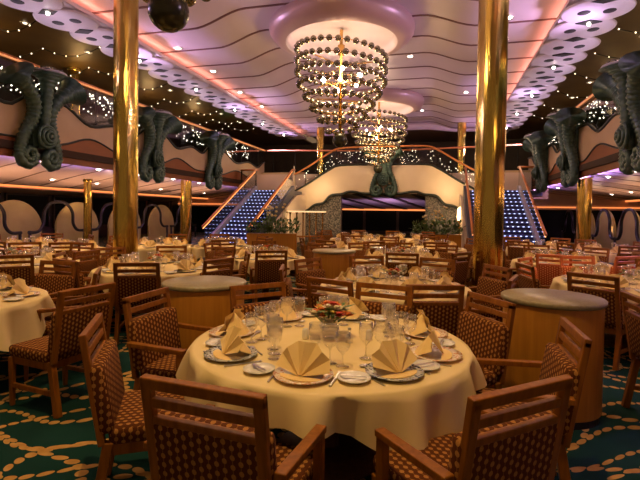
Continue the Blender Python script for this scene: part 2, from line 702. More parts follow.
# ================================================================== SCALLOPED CEILING BAND
disc = MB()
prof = [(0, -.03), (.70, -.03), (.745, -.015), (.76, .015), (.74, .03), (0, .03)]
disc.lathe(prof, 36, Matrix.Diagonal((1.03, .92, 1, 1)))
DISC = disc.mesh('scallop_disc', SCALLOP)
hole = MB().lathe([(0, -.034), (.105, -.034), (.12, -.028), (.12, 0)], 18, Matrix.Diagonal((1, .9, 1, 1)))
HOLE_L = MB().lathe([(0, -.036), (.13, -.036), (.15, -.026), (.15, 0)], 18, Matrix.Translation((-.27, 0, 0))).mesh('scallop_socket', DARK)
HOLE_R = MB().lathe([(0, -.036), (.13, -.036), (.15, -.026), (.15, 0)], 18, Matrix.Translation((.27, 0, 0))).mesh('scallop_socket', DARK)
DIAM = MB().prism([(-.30, 0), (0, -.15), (.30, 0), (0, .15)], -.058, -.02, Matrix.Translation((0, .58, 0))).mesh('scallop_diamond', DARK)
BULB_ME = MB().ball((0, .58, -.08), .045, 8, 6).mesh('scallop_bulb', BULB_W)
for s in (-1, 1):
    for k in range(23):
        y = 1.5 + k * 1.16
        side = 'left' if s < 0 else 'right'
        lit = k % 3 == 0
        spec = [('disc', DISC), ('socket', HOLE_L), ('socket', HOLE_R), ('diamond_recess', DIAM)]
        if lit:
            spec.append(('bulb', BULB_ME))
        stamp(spec, 'ceiling_scallop',
              'pale scalloped ceiling disc with two dark sockets%s in the %s row' % (' and a lit bulb' if lit else '', side),
              'ceiling panel', (s * 6.40, y, 6.435 - .022 * (k % 2)), 0, ('lit' if lit else 'unlit') + ' scalloped discs along the %s ceiling edge' % side)

# ================================================================== CHANDELIERS
BALLM = MB().ball((0, 0, 0), .09, 12, 8).mesh('chandelier_ball', PEARL)


def chandelier(y, label, ringlabel):
    ring = MB().lathe([(2.12, 7.16), (2.16, 7.04), (2.14, 6.92), (2.02, 6.76), (1.82, 6.66), (1.66, 6.64), (1.60, 6.68), (1.58, 6.80), (1.50, 6.98), (0, 7.10)], 64)
    rg = thing('ceiling_ring', ringlabel, 'ceiling ring', (0, y, 0))
    link('ring', MB().lathe([(2.10, 7.16), (2.16, 7.04), (2.14, 6.92), (2.02, 6.76), (1.82, 6.66), (1.66, 6.64)], 64).mesh('ceiling_ring', RING), rg)
    link('dome', MB().lathe([(1.66, 6.64), (1.60, 6.67), (1.58, 6.80), (1.50, 6.98), (0, 7.10)], 64).mesh('ceiling_dome', CEIL_PINK), rg)
    t = thing('chandelier', label, 'chandelier', (0, y, 0))
    link('stem', MB().lathe([(0, 3.9), (.05, 3.9), (.05, 6.3), (.11, 6.32), (.11, 6.6), (.05, 6.62), (.05, 7.06)], 12).mesh('stem', GOLD), t)
    link('end_ball', MB().ball((0, 0, 3.78), .22, 24, 16).mesh('end_ball', ENDBALL), t)
    # one continuous spiral of balls, wide at the top and closing below
    turns = 7.6
    pts = []
    th = 0.0
    T = turns * 2 * PI
    pos = lambda th: (lambda u: ((1.34 - .06 * u - .96 * max(0, u - .38) ** 1.25 / .62 ** 1.25), 6.5 - 2.55 * u))(th / T)
    while th < T:
        r, z = pos(th)
        z += .10 * math.sin(th - 0.6) * (1 - th / T)
        pts.append((r * math.cos(th + 1.2), r * math.sin(th + 1.2), z))
        th += .245 / r
    wire = MB().tube(pts, .014, 5)
    link('spiral_wire', wire.mesh('spiral_wire', GOLD), t)
    order = sorted(range(len(pts)), key=lambda i: pts[i][1])     # nearest first
    near = set(order[:100])
    st = MB()
    for i, p in enumerate(pts):
        if i in near:
            link('ball', BALLM, t, p)
        else:
            st.ball(p, .09, 10, 7)
    o = link('ball_strand', st.mesh('ball_strand', PEARL), t)
    o['kind'] = 'stuff'
    for k in range(4):
        zz = 6.0 - k * .5
        rr = 1.2 - .22 * k
        for q in range(3):
            a = k * .5 + q * 2 * PI / 3
            link('spoke', MB().beam((0, 0, zz), (rr * math.cos(a), rr * math.sin(a), zz + .05), .03, .03).mesh('spoke', GOLD), t)
    for k in range(8):
        a = k * PI / 4 + .3
        rr = .75 if k % 2 else .55
        p = Vector((rr * math.cos(a), rr * math.sin(a), 5.75 - .18 * (k % 3)))
        b = link('bulb', MB().ball((0, 0, 0), .055, 10, 7).mesh('bulb', BULB_W), t, p)
        link('bulb_arm', MB().beam((0, 0, -.03), (-p.x, -p.y, -.1), .02, .02).mesh('bulb_arm', GOLD), b)
    return t


chandelier(4.4, 'large smoked ball chandelier overhead, only its lowest ball in view', 'mauve ceiling ring overhead above the nearest chandelier')
chandelier(13.3, 'large spiral chandelier of smoked balls in the middle of the ceiling', 'wide mauve ceiling ring above the large spiral chandelier')
chandelier(22.2, 'more distant spiral ball chandelier in front of the ivory arch', 'mauve ceiling ring above the distant chandelier')

# ================================================================== COLUMNS
for (x, y, r, z0, z1, lab) in ((-3.36, 8.0, .24, 0, 6.76, 'tall polished brass column on the left, behind the cluttered tables'),
                               (3.72, 8.0, .238, 0, 6.76, 'tall polished brass column on the right, near the round service stand'),
                               (-7.9, 17.8, .24, 0, 3.06, 'short brass column under the left balcony by the stairs'),
                               (7.9, 17.8, .24, 0, 3.06, 'short brass column under the right balcony beyond the right table'),
                               (-10.6, 15.0, .15, 0, 2.80, 'slim brass column deep under the left balcony beside the booths'),
                               (-10.6, 22.0, .15, 0, 2.80, 'slim brass column farthest back under the left balcony'),
                               (-4.1, 26.6, .24, 3.75, 6.86, 'brass column on the upper gallery left of the distant chandelier'),
                               (4.1, 26.6, .24, 3.75, 6.86, 'brass column on the upper gallery right of the distant chandelier'),
                               (-10.5, 14.2, .2, 3.75, 6.9, 'brass column on the left upper balcony among string lights')):
    t = thing('brass_column', lab, 'column', (x, y, z0))
    h = z1 - z0
    link('shaft', MB().lathe([(r, .1), (r, h - .12)], 32).mesh('shaft', BRASS), t)
    link('base', MB().lathe([(r * 1.25, 0), (r * 1.25, .07), (r * 1.05, .1), (r, .1)], 32).mesh('base', BRASS), t)
    link('collar', MB().lathe([(r, h - .12), (r * 1.15, h - .1), (r * 1.18, h)], 32).mesh('collar', CEIL_PINK if r > .2 else BRASS), t)

# ================================================================== BALCONIES
CT = [(0, 4.62), (.18, 4.58), (.42, 4.14), (.66, 4.36), (.84, 4.2), (1, 4.62)]
BT = [(0, 3.42), (.15, 3.40), (.42, 3.74), (.75, 3.40), (1, 3.42)]
ORN = {-1: [5.0, 9.65, 14.5, 19.2], 1: [6.3, 12.0, 17.4, 21.8]}


def horn_meshes():
    out = []
    for s in (-1, 1):
        c = Vector((s * .40, 0, -.98))
        spiral = []
        for k in range(40):
            u = k / 39
            a = PI * (1 if s < 0 else 0) + (-s) * (-1) * 0
            ang = (2 * PI * 1.7) * (1 - u)
            rr = .05 + .245 * u
            # ends at the outer side (angle 180 for the left horn), curling inward from there
            th = PI + ang if s < 0 else -ang
            spiral.append(c + Vector((rr * math.cos(th), .10 * (1 - u), rr * math.sin(th))))
        path = catmull([spiral[-1] + Vector((0, 0, .0)), (s * .64, .0, -.72), (s * .50, .02, -.35), (s * .33, .06, .0), (s * .30, .12, .35), (s * .50, .18, .72), (s * .86, .22, .98), (s * 1.02, .24, 1.10)], 9)
        pts = spiral[:-1] + path
        n = len(pts)
        rad = []
        for i in range(n):
            u = i / (n - 1)
            if i < 39:
                r = .06 + .075 * (i / 38)
            else:
                v = (i - 39) / (n - 40)
                r = .135 + .075 * v + .20 * max(0, v - .72) / .28 * max(0, v - .72) / .28
            r *= 1 + (.13, -.01, -.12)[i % 3]
            rad.append(r)
        out.append(MB().tube(pts, rad, 14).mesh('side_horn', VERDIGRIS))
    path = catmull([(0, .10, -.75), (0, .16, -.3), (0, .20, .2), (0, .24, .7), (0, .28, 1.1), (0, .30, 1.32)], 9)
    n = len(path)
    rad = [(.10 + .10 * (i / (n - 1)) + .26 * max(0, i / (n - 1) - .66) ** 2 / .34 ** 2) * (1 + (.12, -.01, -.10)[i % 3]) for i in range(n)]
    out.append(MB().tube(path, rad, 16).mesh('centre_horn', VERDIGRIS))
    ros = MB()
    for k in range(3):
        r = .30 - .085 * k
        ros.tube([(r * math.cos(a), .27 + .05 * k, -.42 + r * math.sin(a)) for a in [2 * PI * q / 24 for q in range(24)]], .048, 8, True)
    ros.ball((0, .38, -.42), .07, 10, 8)
    out.append(ros.mesh('rosette', VERDIGRIS))
    rim = MB()
    rim.tube([(.43 * math.cos(a), .30 + .43 * math.sin(a), 1.33) for a in [2 * PI * q / 28 for q in range(28)]], .035, 7, True)
    out.append(rim.mesh('glass_rim', STRINGER))
    fl = MB()
    rr = random.Random(4)
    for k in range(60):
        a, q = rr.random() * 2 * PI, .36 * math.sqrt(rr.random())
        fl.ball((q * math.cos(a), .30 + q * math.sin(a), 1.36 + .12 * (1 - q / .36) + .05 * rr.random()), .05, 6, 4)
    out.append(fl.mesh('crystal_cluster', PEARL))
    back = MB().box((0, -.095, .1), (.5, .25, 1.6))
    out.append(back.mesh('back_plate', VERDIGRIS))
    return out


HL, HR, HC, HROS, HRIM, HFL, HBACK = horn_meshes()
HSPEC = [('back_plate', HBACK), ('horn', HL), ('horn', HR), ('horn', HC, [('rim', HRIM), ('crystal_cluster', HFL)]), ('rosette', HROS)]
ordn = ['nearest', 'second', 'third', 'farthest']
for s in (-1, 1):
    side = 'left' if s < 0 else 'right'
    ys = [1.0] + ORN[s] + [26.0]
    prof_pts = []
    for a, b in zip(ys, ys[1:]):
        N = 22
        for k in range(N):
            u = k / N
            prof_pts.append((a + (b - a) * u, u if s < 0 else 1 - u))
    prof_pts.append((26.0, 1.0))
    cream, brown = MB(), MB()
    x = s * 7.5
    top = [(y, lerp_table(CT, u)) for y, u in prof_pts]
    mid = [(y, lerp_table(BT, u)) for y, u in prof_pts]
    MX = Matrix(((0, 0, 1, x - s * .0), (1, 0, 0, 0), (0, 1, 0, 0), (0, 0, 0, 1)))
    for (y0, t0), (y1, t1), (_, b0), (_, b1) in zip(top, top[1:], mid, mid[1:]):
        for mb, lo0, lo1, hi0, hi1, xx, xo in ((cream, b0, b1, t0, t1, x, x + s * .08), (brown, 3.28, 3.28, b0, b1, x - s * .01, x + s * .08)):
            mb.add([(xx, y0, lo0), (xx, y1, lo1), (xx, y1, hi1), (xx, y0, hi0), (xo, y0, lo0), (xo, y1, lo1), (xo, y1, hi1), (xo, y0, hi0)],
                   [(0, 1, 2, 3), (7, 6, 5, 4), (3, 2, 6, 7), (0, 4, 5, 1)])
    bp = thing('balcony', 'cream and brown wavy front panel of the %s balcony' % side, 'balcony front')
    link('cream_panel', cream.mesh('cream_panel', CREAM_WALL), bp)
    link('brown_panel', brown.mesh('brown_panel', BROWN_WALL), bp)
    link('upper_border', MB().tube([(x - s * .01, y, z) for y, z in top], .045, 6).mesh('upper_border', BORDER), bp)
    link('lower_border', MB().tube([(x - s * .015, y, z) for y, z in mid], .03, 6).mesh('lower_border', BORDER), bp)
    link('dark_moulding', MB().box((x - s * .02, 13.5, 3.18), (.12, 25, .2)).mesh('dark_moulding', MOULD), bp)
    # railing: copper rail, glass, posts
    rl = thing('balcony_railing', 'glass railing with copper handrail along the %s balcony' % side, 'railing')
    hr = link('handrail', MB().tube([(x, 1, 5.36), (x, 13, 5.36), (x, 26, 5.36)], .065, 8).mesh('handrail', COPPER), rl)
    link('rail_lights', MB().tube([(x - s * .05, 1, 5.33), (x - s * .05, 26, 5.33)], .028, 6).mesh('balcony_rail_lights', RAIL_GLOW), hr)  # strip added to make the copper read bright, along its real bead lights
    link('glass_panel', MB().box((x + s * .06, 13.5, 4.68), (.012, 25, 1.3)).mesh('glass_panel', RAILGLASS), rl)
    y = 1.2
    while y < 26.2:
        link('post', MB().box((x + s * .09, y, 4.55), (.04, .05, 1.6)).mesh('post', IRON), rl)
        y += 1.2
    # beads of light under the handrail: nobody could count them
    g = MB()
    rr = random.Random(5 + s)
    for k in range(430):
        y = 1 + 23.3 * rr.random()
        g.ball((x + s * (.16 + .25 * rr.random()), y, 5.27 - .62 * rr.random() ** 1.7 + .05 * math.sin(y * 2)), .014 + .014 * rr.random(), 5, 4)
    tag(link('fairy_light_garland', g.mesh('fairy_light_garland', BULB_F)), 'tangle of tiny warm fairy lights behind the %s balcony railing' % side, 'fairy lights', None, 'stuff')
    for k, y in enumerate(ORN[s]):
        lab = '%s dark green horn ornament with scrolled volutes on the %s balcony front' % (ordn[k], side)
        stamp(HSPEC, 'horn_ornament', lab, 'ornament', (x - s * .19, y, 3.87), -s * -PI / 2 if s < 0 else PI / 2, 'horn ornaments on the balcony fronts').scale = (.86, 1, .93)

stamp([p for p in HSPEC if p[1] is not HC], 'horn_ornament', 'dark green horn ornament with scrolled volutes at the centre of the ivory arch', 'ornament', (0.1, 23.82, 3.78), PI, 'horn ornaments on the balcony fronts').scale = (.9, 1, .98)

# ================================================================== ARCH, MOSAIC, STAIRS
def smooth(P, n=10):
    return [(p.x, p.y) for p in catmull([(a, b, 0) for a, b in P], n)]


YA = 24.0
topL = smooth([(-4.95, 2.72), (-3.9, 3.30), (-2.9, 3.92), (-2.2, 4.16), (0, 4.18)], 6)
botL = smooth([(0, 2.62), (-.9, 2.64), (-1.7, 2.74), (-2.2, 2.60), (-2.8, 2.52), (-3.2, 2.12), (-3.7, 2.0), (-4.2, 1.66), (-4.95, 1.5)], 6)
half = topL + botL[0:]
MXZ = Matrix(((1, 0, 0, 0), (0, 0, 1, 0), (0, 1, 0, 0), (0, 0, 0, 1)))
arch = thing('archway', 'ivory arched front with dark wavy lower edge between the staircases', 'arch', (0, YA, 0))
for s in (-1, 1):
    mb = MB()
    N = 40

    def interp(L, x):
        L = sorted(L)
        for a, b in zip(L, L[1:]):
            if a[0] <= x <= b[0] + 1e-9:
                t = (x - a[0]) / max(b[0] - a[0], 1e-6)
                return a[1] + (b[1] - a[1]) * t
        return L[-1][1]
    for k in range(N):
        x0, x1 = -4.95 + 4.95 * k / N, -4.95 + 4.95 * (k + 1) / N
        q = [(x0, interp(botL, x0)), (x1, interp(botL, x1)), (x1, interp(topL, x1)), (x0, interp(topL, x0))]
        P = [(-s * p[0], 0, p[1]) for p in q] + [(-s * p[0], .14, p[1]) for p in q]
        mb.add(P, [(0, 1, 2, 3), (7, 6, 5, 4), (0, 4, 5, 1), (3, 2, 6, 7)])
    link('panel', mb.mesh('arch_panel', ARCH_WHITE), arch)
    link('border', MB().tube([(-s * p[0], -.02, p[1]) for p in botL], .07, 8).mesh('arch_border', BORDER), arch)
    link('top_trim', MB().tube([(-s * p[0], .02, p[1]) for p in topL], .06, 8).mesh('arch_top_trim', BORDER), arch)
    # mosaic pier under the arch
    poly = [(-4.8, 0), (-2.25, 0), (-2.25, 2.66)] + [(p[0], p[1] + .02) for p in botL if p[0] < -2.3] + [(-4.8, 1.5)]
    poly = [(-s * x, z) for x, z in poly]
    struct('trim_9', MB().prism(poly, YA + .16, YA + .5, Matrix(((1, 0, 0, 0), (0, 0, 1, 0), (0, 1, 0, 0), (0, 0, 0, 1)))).mesh('mosaic_pier', MOSAIC))
    # railing above the arch
    rl = thing('arch_railing', 'copper handrail with glass and fairy lights above the %s half of the arch' % ('left' if s > 0 else 'right'), 'railing', (0, YA, 0))
    rail = [(-s * p[0], .05, p[1] + .95) for p in topL]
    link('handrail', MB().tube(rail, .05, 8).mesh('arch_handrail', COPPER), rl)
    gl = MB()
    for a, b in zip(topL, topL[1:]):
        gl.add([(-s * a[0], .07, a[1]), (-s * b[0], .07, b[1]), (-s * b[0], .07, b[1] + .9), (-s * a[0], .07, a[1] + .9)], [(0, 1, 2, 3)])
    link('glass_panel', gl.mesh('arch_glass', RAILGLASS), rl)
    for k in range(0, len(topL), 4):
        p = topL[k]
        link('post', MB().beam((-s * p[0], .1, p[1]), (-s * p[0], .1, p[1] + .95), .04, .03).mesh('arch_post', IRON), rl)
    ga = MB()
    rr = random.Random(21 + s)
    for k in range(70):
        x = -4.9 * rr.random()
        ga.ball((-s * x, .22 + .26 * rr.random(), interp(topL, x) + .15 + .65 * rr.random()), .013 + .012 * rr.random(), 5, 4)
    tag(link('fairy_light_garland', ga.mesh('arch_fairy_lights', BULB_S), None, (0, YA, 0)), 'tiny fairy lights behind the railing over the %s half of the arch' % ('left' if s > 0 else 'right'), 'fairy lights', None, 'stuff')

    # staircase: straight flight of blue lit steps
    side = 'left' if s > 0 else 'right'
    xa, xb = -s * (4.4 if s > 0 else 4.1), -s * 6.45
    xc, w = (xa + xb) / 2, abs(xa - xb)
    st = thing('staircase', 'staircase of blue lit steps with copper handrails on the %s' % side, 'staircase', (xc, 17, 0))
    n = 16
    run, rise = 5.2 / n, 2.72 / n
    for k in range(n):
        sp = link('step', MB().box((0, run * (k + .5), rise * (k + .5)), (w - .1, run, rise)).mesh('step', STEP), st)
        led = MB().box((0, run * k - .012, rise * (k + 1) - .045), (w - .2, .02, .034))
        link('led_strip', led.mesh('led_strip', LED), sp)
    for q, xx in (('inner', -s * -(w / 2)), ('outer', -s * (w / 2))):
        sg = MB()
        MYZ = Matrix(((0, 0, 1, xx), (1, 0, 0, 0), (0, 1, 0, 0), (0, 0, 0, 1)))
        sg.prism([(-.25, 0), (.25, 0), (5.3, 2.45), (5.3, 2.95), (5.15, 2.95), (-.25, .22)], -.07, .07, MYZ)
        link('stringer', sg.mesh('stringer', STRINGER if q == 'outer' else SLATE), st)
        link('glass_panel', MB().prism([(-.2, .22), (5.15, 2.93), (5.15, 3.75), (-.2, 1.0)], -.008, .008, MYZ).mesh('stair_glass', STAIRGLASS), st)
        hr = link('handrail', MB().tube([(xx, -.35, .94), (xx, 5.15, 3.78), (xx, 5.5, 3.80)], .05, 8).mesh('stair_handrail', COPPER), st)
        ls = MB().beam((xx, -.3, .87), (xx, 5.1, 3.68), .03, .025)
        link('rail_lights', ls.mesh('rail_lights', LED_ORANGE), hr)
    iw = MB().prism([(-.2, 0), (7.0, 0), (7.0, 2.60), (5.3, 2.44), (-.2, .02)], -.05, .05, Matrix(((0, 0, 1, s * (w / 2 + .13)), (1, 0, 0, 0), (0, 1, 0, 0), (0, 0, 0, 1))))
    link('side_wall', iw.mesh('stair_side_wall', ARCH_WHITE), st)
    # landing between the flight and the arch, and the inclined wall trim up to the gallery
    struct('trim_10', MB().box((-s * 5.95, 23.15, 2.60), (3.0, 1.85, .24)).mesh('landing', SLATE))
    struct('trim_11', MB().box((-s * 6.6, 25.6, 3.2), (3.6, .16, 1.5)).mesh('side_front', CREAM_WALL))
    lr = thing('landing_railing', 'short copper rail on the %s landing at the head of the steps' % side, 'railing', (0, 22.3, 0))
    link('handrail', MB().tube([(xb, 0, 3.8), (-s * 7.4, .1, 3.8)], .05, 8).mesh('landing_rail', COPPER), lr)
    link('glass_panel', MB().box(((xb - s * 7.4) / 2, .05, 3.25), (.95, .012, 1.05)).mesh('landing_glass', RAILGLASS), lr)
    link('post', MB().box((-s * 7.35, .1, 3.25), (.05, .05, 1.06)).mesh('landing_post', IRON), lr)

# gallery railing across the back
rl = thing('gallery_railing', 'copper railing across the upper gallery behind the arch', 'railing', (0, 26.2, 0))
link('handrail', MB().tube([(-7.5, -.2, 5.36), (0, 0, 5.2), (7.5, -.2, 5.36)], .05, 8).mesh('gallery_handrail', COPPER), rl)
for k in range(11):
    link('post', MB().box((-7 + k * 1.4, .02, 4.45), (.05, .05, 1.5)).mesh('gallery_post', IRON), rl)

# planters with foliage at the arch, one on each side
rr = random.Random(3)
for s in (-1, 1):
    side = 'left' if s < 0 else 'right'
    px = 272 if s < 0 else 436
    c = at(px, 253, 0)
    t = thing('planter', 'long wooden planter of dark foliage and pale blooms on the %s before the arch' % side, 'planter', (c.x, c.y, 0), YAW)
    link('planter_box', MB().box((0, 0, .38), (1.9, .5, .76)).mesh('planter_box', STAND_WOOD), t)
    fo = MB()
    for k in range(420):
        x, y, z = rr.uniform(-1.0, 1.0), rr.uniform(-.3, .3), .76 + .5 * rr.random() ** 1.4
        a, b, L = rr.random() * 6.28, rr.uniform(.1, 1.3), rr.uniform(.12, .28)
        d = Vector((math.cos(a) * math.cos(b), math.sin(a) * math.cos(b), math.sin(b))) * L
        w = Vector((-math.sin(a), math.cos(a), 0)) * L * .22
        p = Vector((x, y, z))
        fo.add([p, p + d * .5 + w, p + d, p + d * .5 - w], [(0, 1, 2, 3)])
    link('foliage', fo.mesh('planter_foliage', LEAF), t)
    for k in range(24):
        p = (rr.uniform(-.8, .8) * .6 - .1 * s, rr.uniform(-.2, .2), 1.15 + .75 * rr.random())
        f = link('bloom', MB().ball((0, 0, 0), .06, 8, 6, 0, (1, 1, .7)).mesh('bloom', CLOTH), t, p)
        link('stem', MB().tube([(0, 0, 0), (-p[0] * .1, 0, .75 - p[2])], .008, 5).mesh('bloom_stem', LEAF), f)

# brass posts with a glowing tray, left of the arch; lantern on the right
c = at(306, 249, .0)
t = thing('buffet_console', 'glowing buffet console on brass legs left of the arch', 'console', (c.x, c.y, 0), YAW)
link('tray', MB().box((0, 0, 1.62), (1.7, .5, .06)).mesh('tray', lamp_mat('tray_glow', (1.0, .72, .35), .8)), t)
for k in range(6):
    link('leg', MB().lathe([(.06, 0), (.03, .06), (.03, 1.5), (.06, 1.59)], 10, Matrix.Translation((-.7 + .28 * k, -.1, 0))).mesh('console_leg', GOLD), t)
link('shelf', MB().box((0, 0, .55), (1.6, .45, .05)).mesh('console_shelf', STAND_WOOD), t)
c = at(460, 248, .0)
t = thing('lantern', 'glowing lantern on a pedestal right of the arch', 'lantern', (c.x, c.y, 0))
link('pedestal', MB().lathe([(.2, 0), (.2, .06), (.1, .12), (.1, 1.2), (.2, 1.28), (0, 1.28)], 16).mesh('lantern_pedestal', STAND_WOOD), t)
link('lamp_shade', MB().lathe([(.12, 1.28), (.17, 1.45), (.15, 1.85), (.05, 1.95), (0, 1.95)], 16).mesh('lantern_glow', lamp_mat('lantern_glow', (1.0, .62, .28), 7)), t)
# ------------------------------------------------------------------ booths by the outer walls
for s in (-1, 1):
    side = 'left' if s < 0 else 'right'
    for k in range(6 if s < 0 else 5):
        y = 7.0 + k * 3.0 if s < 0 else 15.0 + k * 2.6
        rx = s * (12.0 if s < 0 else 10.2)
        t = thing('booth', 'beige round-topped booth panel by the %s windows, number %s from the camera' % (side, ['one', 'two', 'three', 'four', 'five', 'six'][k]), 'booth panel', (rx, y, 0), PI / 2 * s)
        pts = [(1.15 * math.cos(PI * q / 18), .75 + 1.1 * math.sin(PI * q / 18)) for q in range(19)]
        poly = [(1.15, 0)] + pts + [(-1.15, 0)]
        link('panel', MB().prism(poly, -.05, .05, MXZ).mesh('booth_panel', BEIGE), t)
        link('rim', MB().tube([(x, 0, z) for x, z in pts], .05, 7).mesh('booth_rim', BEIGE), t)
        t = thing('booth_archway', 'black bent-tube booth arch by the %s windows, number %s from the camera' % (side, ['one', 'two', 'three', 'four', 'five', 'six'][k]), 'booth frame', (rx - s * .5, y + (1.5 if s < 0 else 1.3), 0), PI / 2 * s)
        ar = catmull([(-1.35, 0, .72), (-.95, 0, .74), (-.72, 0, 1.0), (-.68, 0, 1.45), (-.4, 0, 1.78), (0, 0, 1.86), (.4, 0, 1.78), (.68, 0, 1.45), (.72, 0, 1.0), (.95, 0, .74), (1.35, 0, .72)], 6)
        link('arch_tube', MB().tube(ar, .06, 9).mesh('booth_arch_tube', IRON), t)
        link('leg', MB().tube([(-1.3, 0, 0), (-1.3, 0, .72)], .05, 8).mesh('booth_leg', IRON), t)
        link('leg', MB().tube([(1.3, 0, 0), (1.3, 0, .72)], .05, 8).mesh('booth_leg', IRON), t)
# ------------------------------------------------------------------ string lights and downlights
rr = random.Random(9)
SB = MB().ball((0, 0, 0), .021, 7, 5).mesh('string_bulb', BULB_S)
for s in (-1, 1):
    side = 'left' if s < 0 else 'right'
    for k in range(9):
        y = 7.5 + 2.2 * k
        t = thing('string_lights', 'swag of small warm string bulbs under the bronze ceiling of the %s gallery' % side, 'string lights', (0, y, 0), 0, 'string lights over the %s gallery' % side)
        pts = []
        for j in range(21):
            u = j / 20
            x = s * (7.6 + 7.6 * u)
            pts.append((x, .3 * math.sin(u * 5 + k), 6.74 - .26 * abs(math.sin(u * PI * 4))))
        link('cord', MB().tube(pts, .012, 5).mesh('string_cord', IRON), t)
        for p in pts:
            link('bulb', SB, t, p)
DL = MB().lathe([(0, -.02), (.055, -.02), (.085, 0), (0, .0)], 14).mesh('downlight_lens', BULB_W)
DLG = MB().lathe([(0, -.02), (.04, -.02), (.06, 0), (0, .0)], 14).mesh('gallery_lens', BULB_S)
DLR = MB().lathe([(.085, 0.0), (.12, -.025), (.13, 0)], 14).mesh('downlight_trim', STEEL)


def downlight(x, y, z, label, group):
    t = thing('ceiling_downlight', label, 'downlight', (x, y, z - .012), 0, group)
    link('lens', DLG if 'gallery' in label else DL, t)
    link('trim_ring', DLR, t)


for px, py in ((178, 48), (213, 71), (240, 92), (262, 106), (410, 68), (422, 118), (509, 17), (466, 92)):
    p = at(px, py, 6.73)
    downlight(p.x, p.y, ceil_z(p.x), 'small round downlight in the lilac main ceiling', 'downlights in the lilac ceiling')


def soffit_z(a):
    return lerp_lin([(7.6, 3.12), (10, 2.85), (12.6, 2.55), (13, 2.5)], a)


def lerp_lin(T, u):
    for (a, x), (b, y) in zip(T, T[1:]):
        if u <= b:
            return x + (y - x) * (u - a) / (b - a)
    return T[-1][1]


for s in (-1, 1):
    side = 'left' if s < 0 else 'right'
    for k in range(9):
        for a in (8.7, 11.3):
            y = 6.5 + 2.3 * k + (.6 if a > 9 else 0)
            downlight(s * a, y, soffit_z(a), 'small round downlight in the peach ceiling under the %s balcony' % side, 'downlights under the %s balcony' % side)
    for k in range(8):
        for a in (8.6, 11.8):
            downlight(s * a, 8 + 2.4 * k, 6.89, 'small round downlight in the bronze ceiling over the %s gallery' % side, 'downlights over the %s gallery' % side)
t = thing('exit_sign', 'small green lit sign on the far left gallery', 'sign', (-9.2, 24.2, 5.75), YAW)
link('housing', MB().box((0, .03, .14), (.5, .06, .3)).mesh('sign_housing', IRON), t)
link('face', MB().box((0, -.005, .14), (.44, .02, .24)).mesh('sign_face', EXIT_GREEN), t)
link('rod', MB().tube([(0, .03, .29), (0, .03, 1.15)], .012, 6).mesh('sign_rod', IRON), t)

# ================================================================== FURNITURE KINDS
def rot_x(a, c):
    return Matrix.Translation(Vector(c)) @ Matrix.Rotation(a, 4, 'X') @ Matrix.Translation(-Vector(c))


BACK = rot_x(R(9), (0, -.25, .46))      # backrest leans back


def chair_spec(uph, arms=True, wood=WOOD):
    seat = MB().box((0, .02, .445), (.52, .50, .10), None, 0, .97).mesh('seat', uph, .035, True, 3)
    apron = MB().box((0, .02, .375), (.48, .46, .06)).mesh('seat_frame', wood, .006)
    panel = MB().box((0, -.235, .64), (.525, .085, .36), BACK).mesh('backrest', uph, .03, True, 3)
    fr = MB()
    fr.box((0, -.262, .962), (.52, .034, .046), BACK)
    for sx in (-1, 1):
        fr.box((sx * .238, -.262, .69), (.044, .034, .56), BACK)
    fr.box((0, -.262, .812), (.44, .03, .03), BACK)
    frame = fr.mesh('back_frame', wood, .005)
    slat = MB().box((0, -.262, .884), (.436, .026, .038), BACK).mesh('slat', wood, .004)
    spec = [('seat', seat), ('seat_frame', apron), ('backrest', panel), ('back_frame', frame), ('slat', slat)]
    for sx in (-1, 1):
        f = MB()
        f.add([(sx * .235 + dx * .5, .235 + dy * .5, z) for z, dx, dy in ((0, -.03, -.03), (0, .03, -.03), (0, .03, .03), (0, -.03, .03), (.40, -.045, -.045), (.40, .045, -.045), (.40, .045, .045), (.40, -.045, .045))],
              [(3, 2, 1, 0), (4, 5, 6, 7), (0, 1, 5, 4), (1, 2, 6, 5), (2, 3, 7, 6), (3, 0, 4, 7)])
        spec.append(('leg', f.mesh('front_leg', wood, .004)))
        spec.append(('leg', MB().beam((sx * .235, -.30, 0), (sx * .235, -.225, .42), .045, .05, (0, 1, 0)).mesh('rear_leg', wood, .004)))
        spec.append(('stretcher', MB().beam((sx * .235, -.27, .17), (sx * .235, .235, .17), .022, .035).mesh('stretcher', wood)))
        if arms:
            a = MB()
            a.beam((sx * .285, -.28, .665), (sx * .285, .16, .645), .05, .032)
            a.beam((sx * .285, .13, .40), (sx * .285, .13, .635), .04, .05, (0, 1, 0))
            a.beam((sx * .24, .13, .40), (sx * .30, .13, .40), .04, .05)
            spec.append(('armrest', a.mesh('armrest', wood, .005)))
    return spec


CHAIR_ARM = chair_spec(UPH, True)
CHAIR_PLAIN = chair_spec(UPH, False)
CHAIR_ORANGE_LIT = chair_spec(UPH_ORANGE_LIT, False, mottled('orange_lit_wood', (.75, .22, .05), (.55, .14, .03), .35, 0, 5, (7, 7, .8)))  # orange light painted into both the wood and the cloth
TABLE_WOOD = WOOD_DARK


def table_spec(Rd):
    return [('tabletop', MB().lathe([(0, .715), (Rd, .715), (Rd, .742), (0, .742)], 40, None, False).mesh('tabletop', TABLE_WOOD)),
            ('pedestal', MB().lathe([(.07, .05), (.06, .3), (.08, .66), (.25, .715)], 16).mesh('pedestal', TABLE_WOOD)),
            ('base', MB().lathe([(0, 0), (.36, 0), (.36, .03), (.08, .06), (0, .06)], 24).mesh('table_base', TABLE_WOOD))]


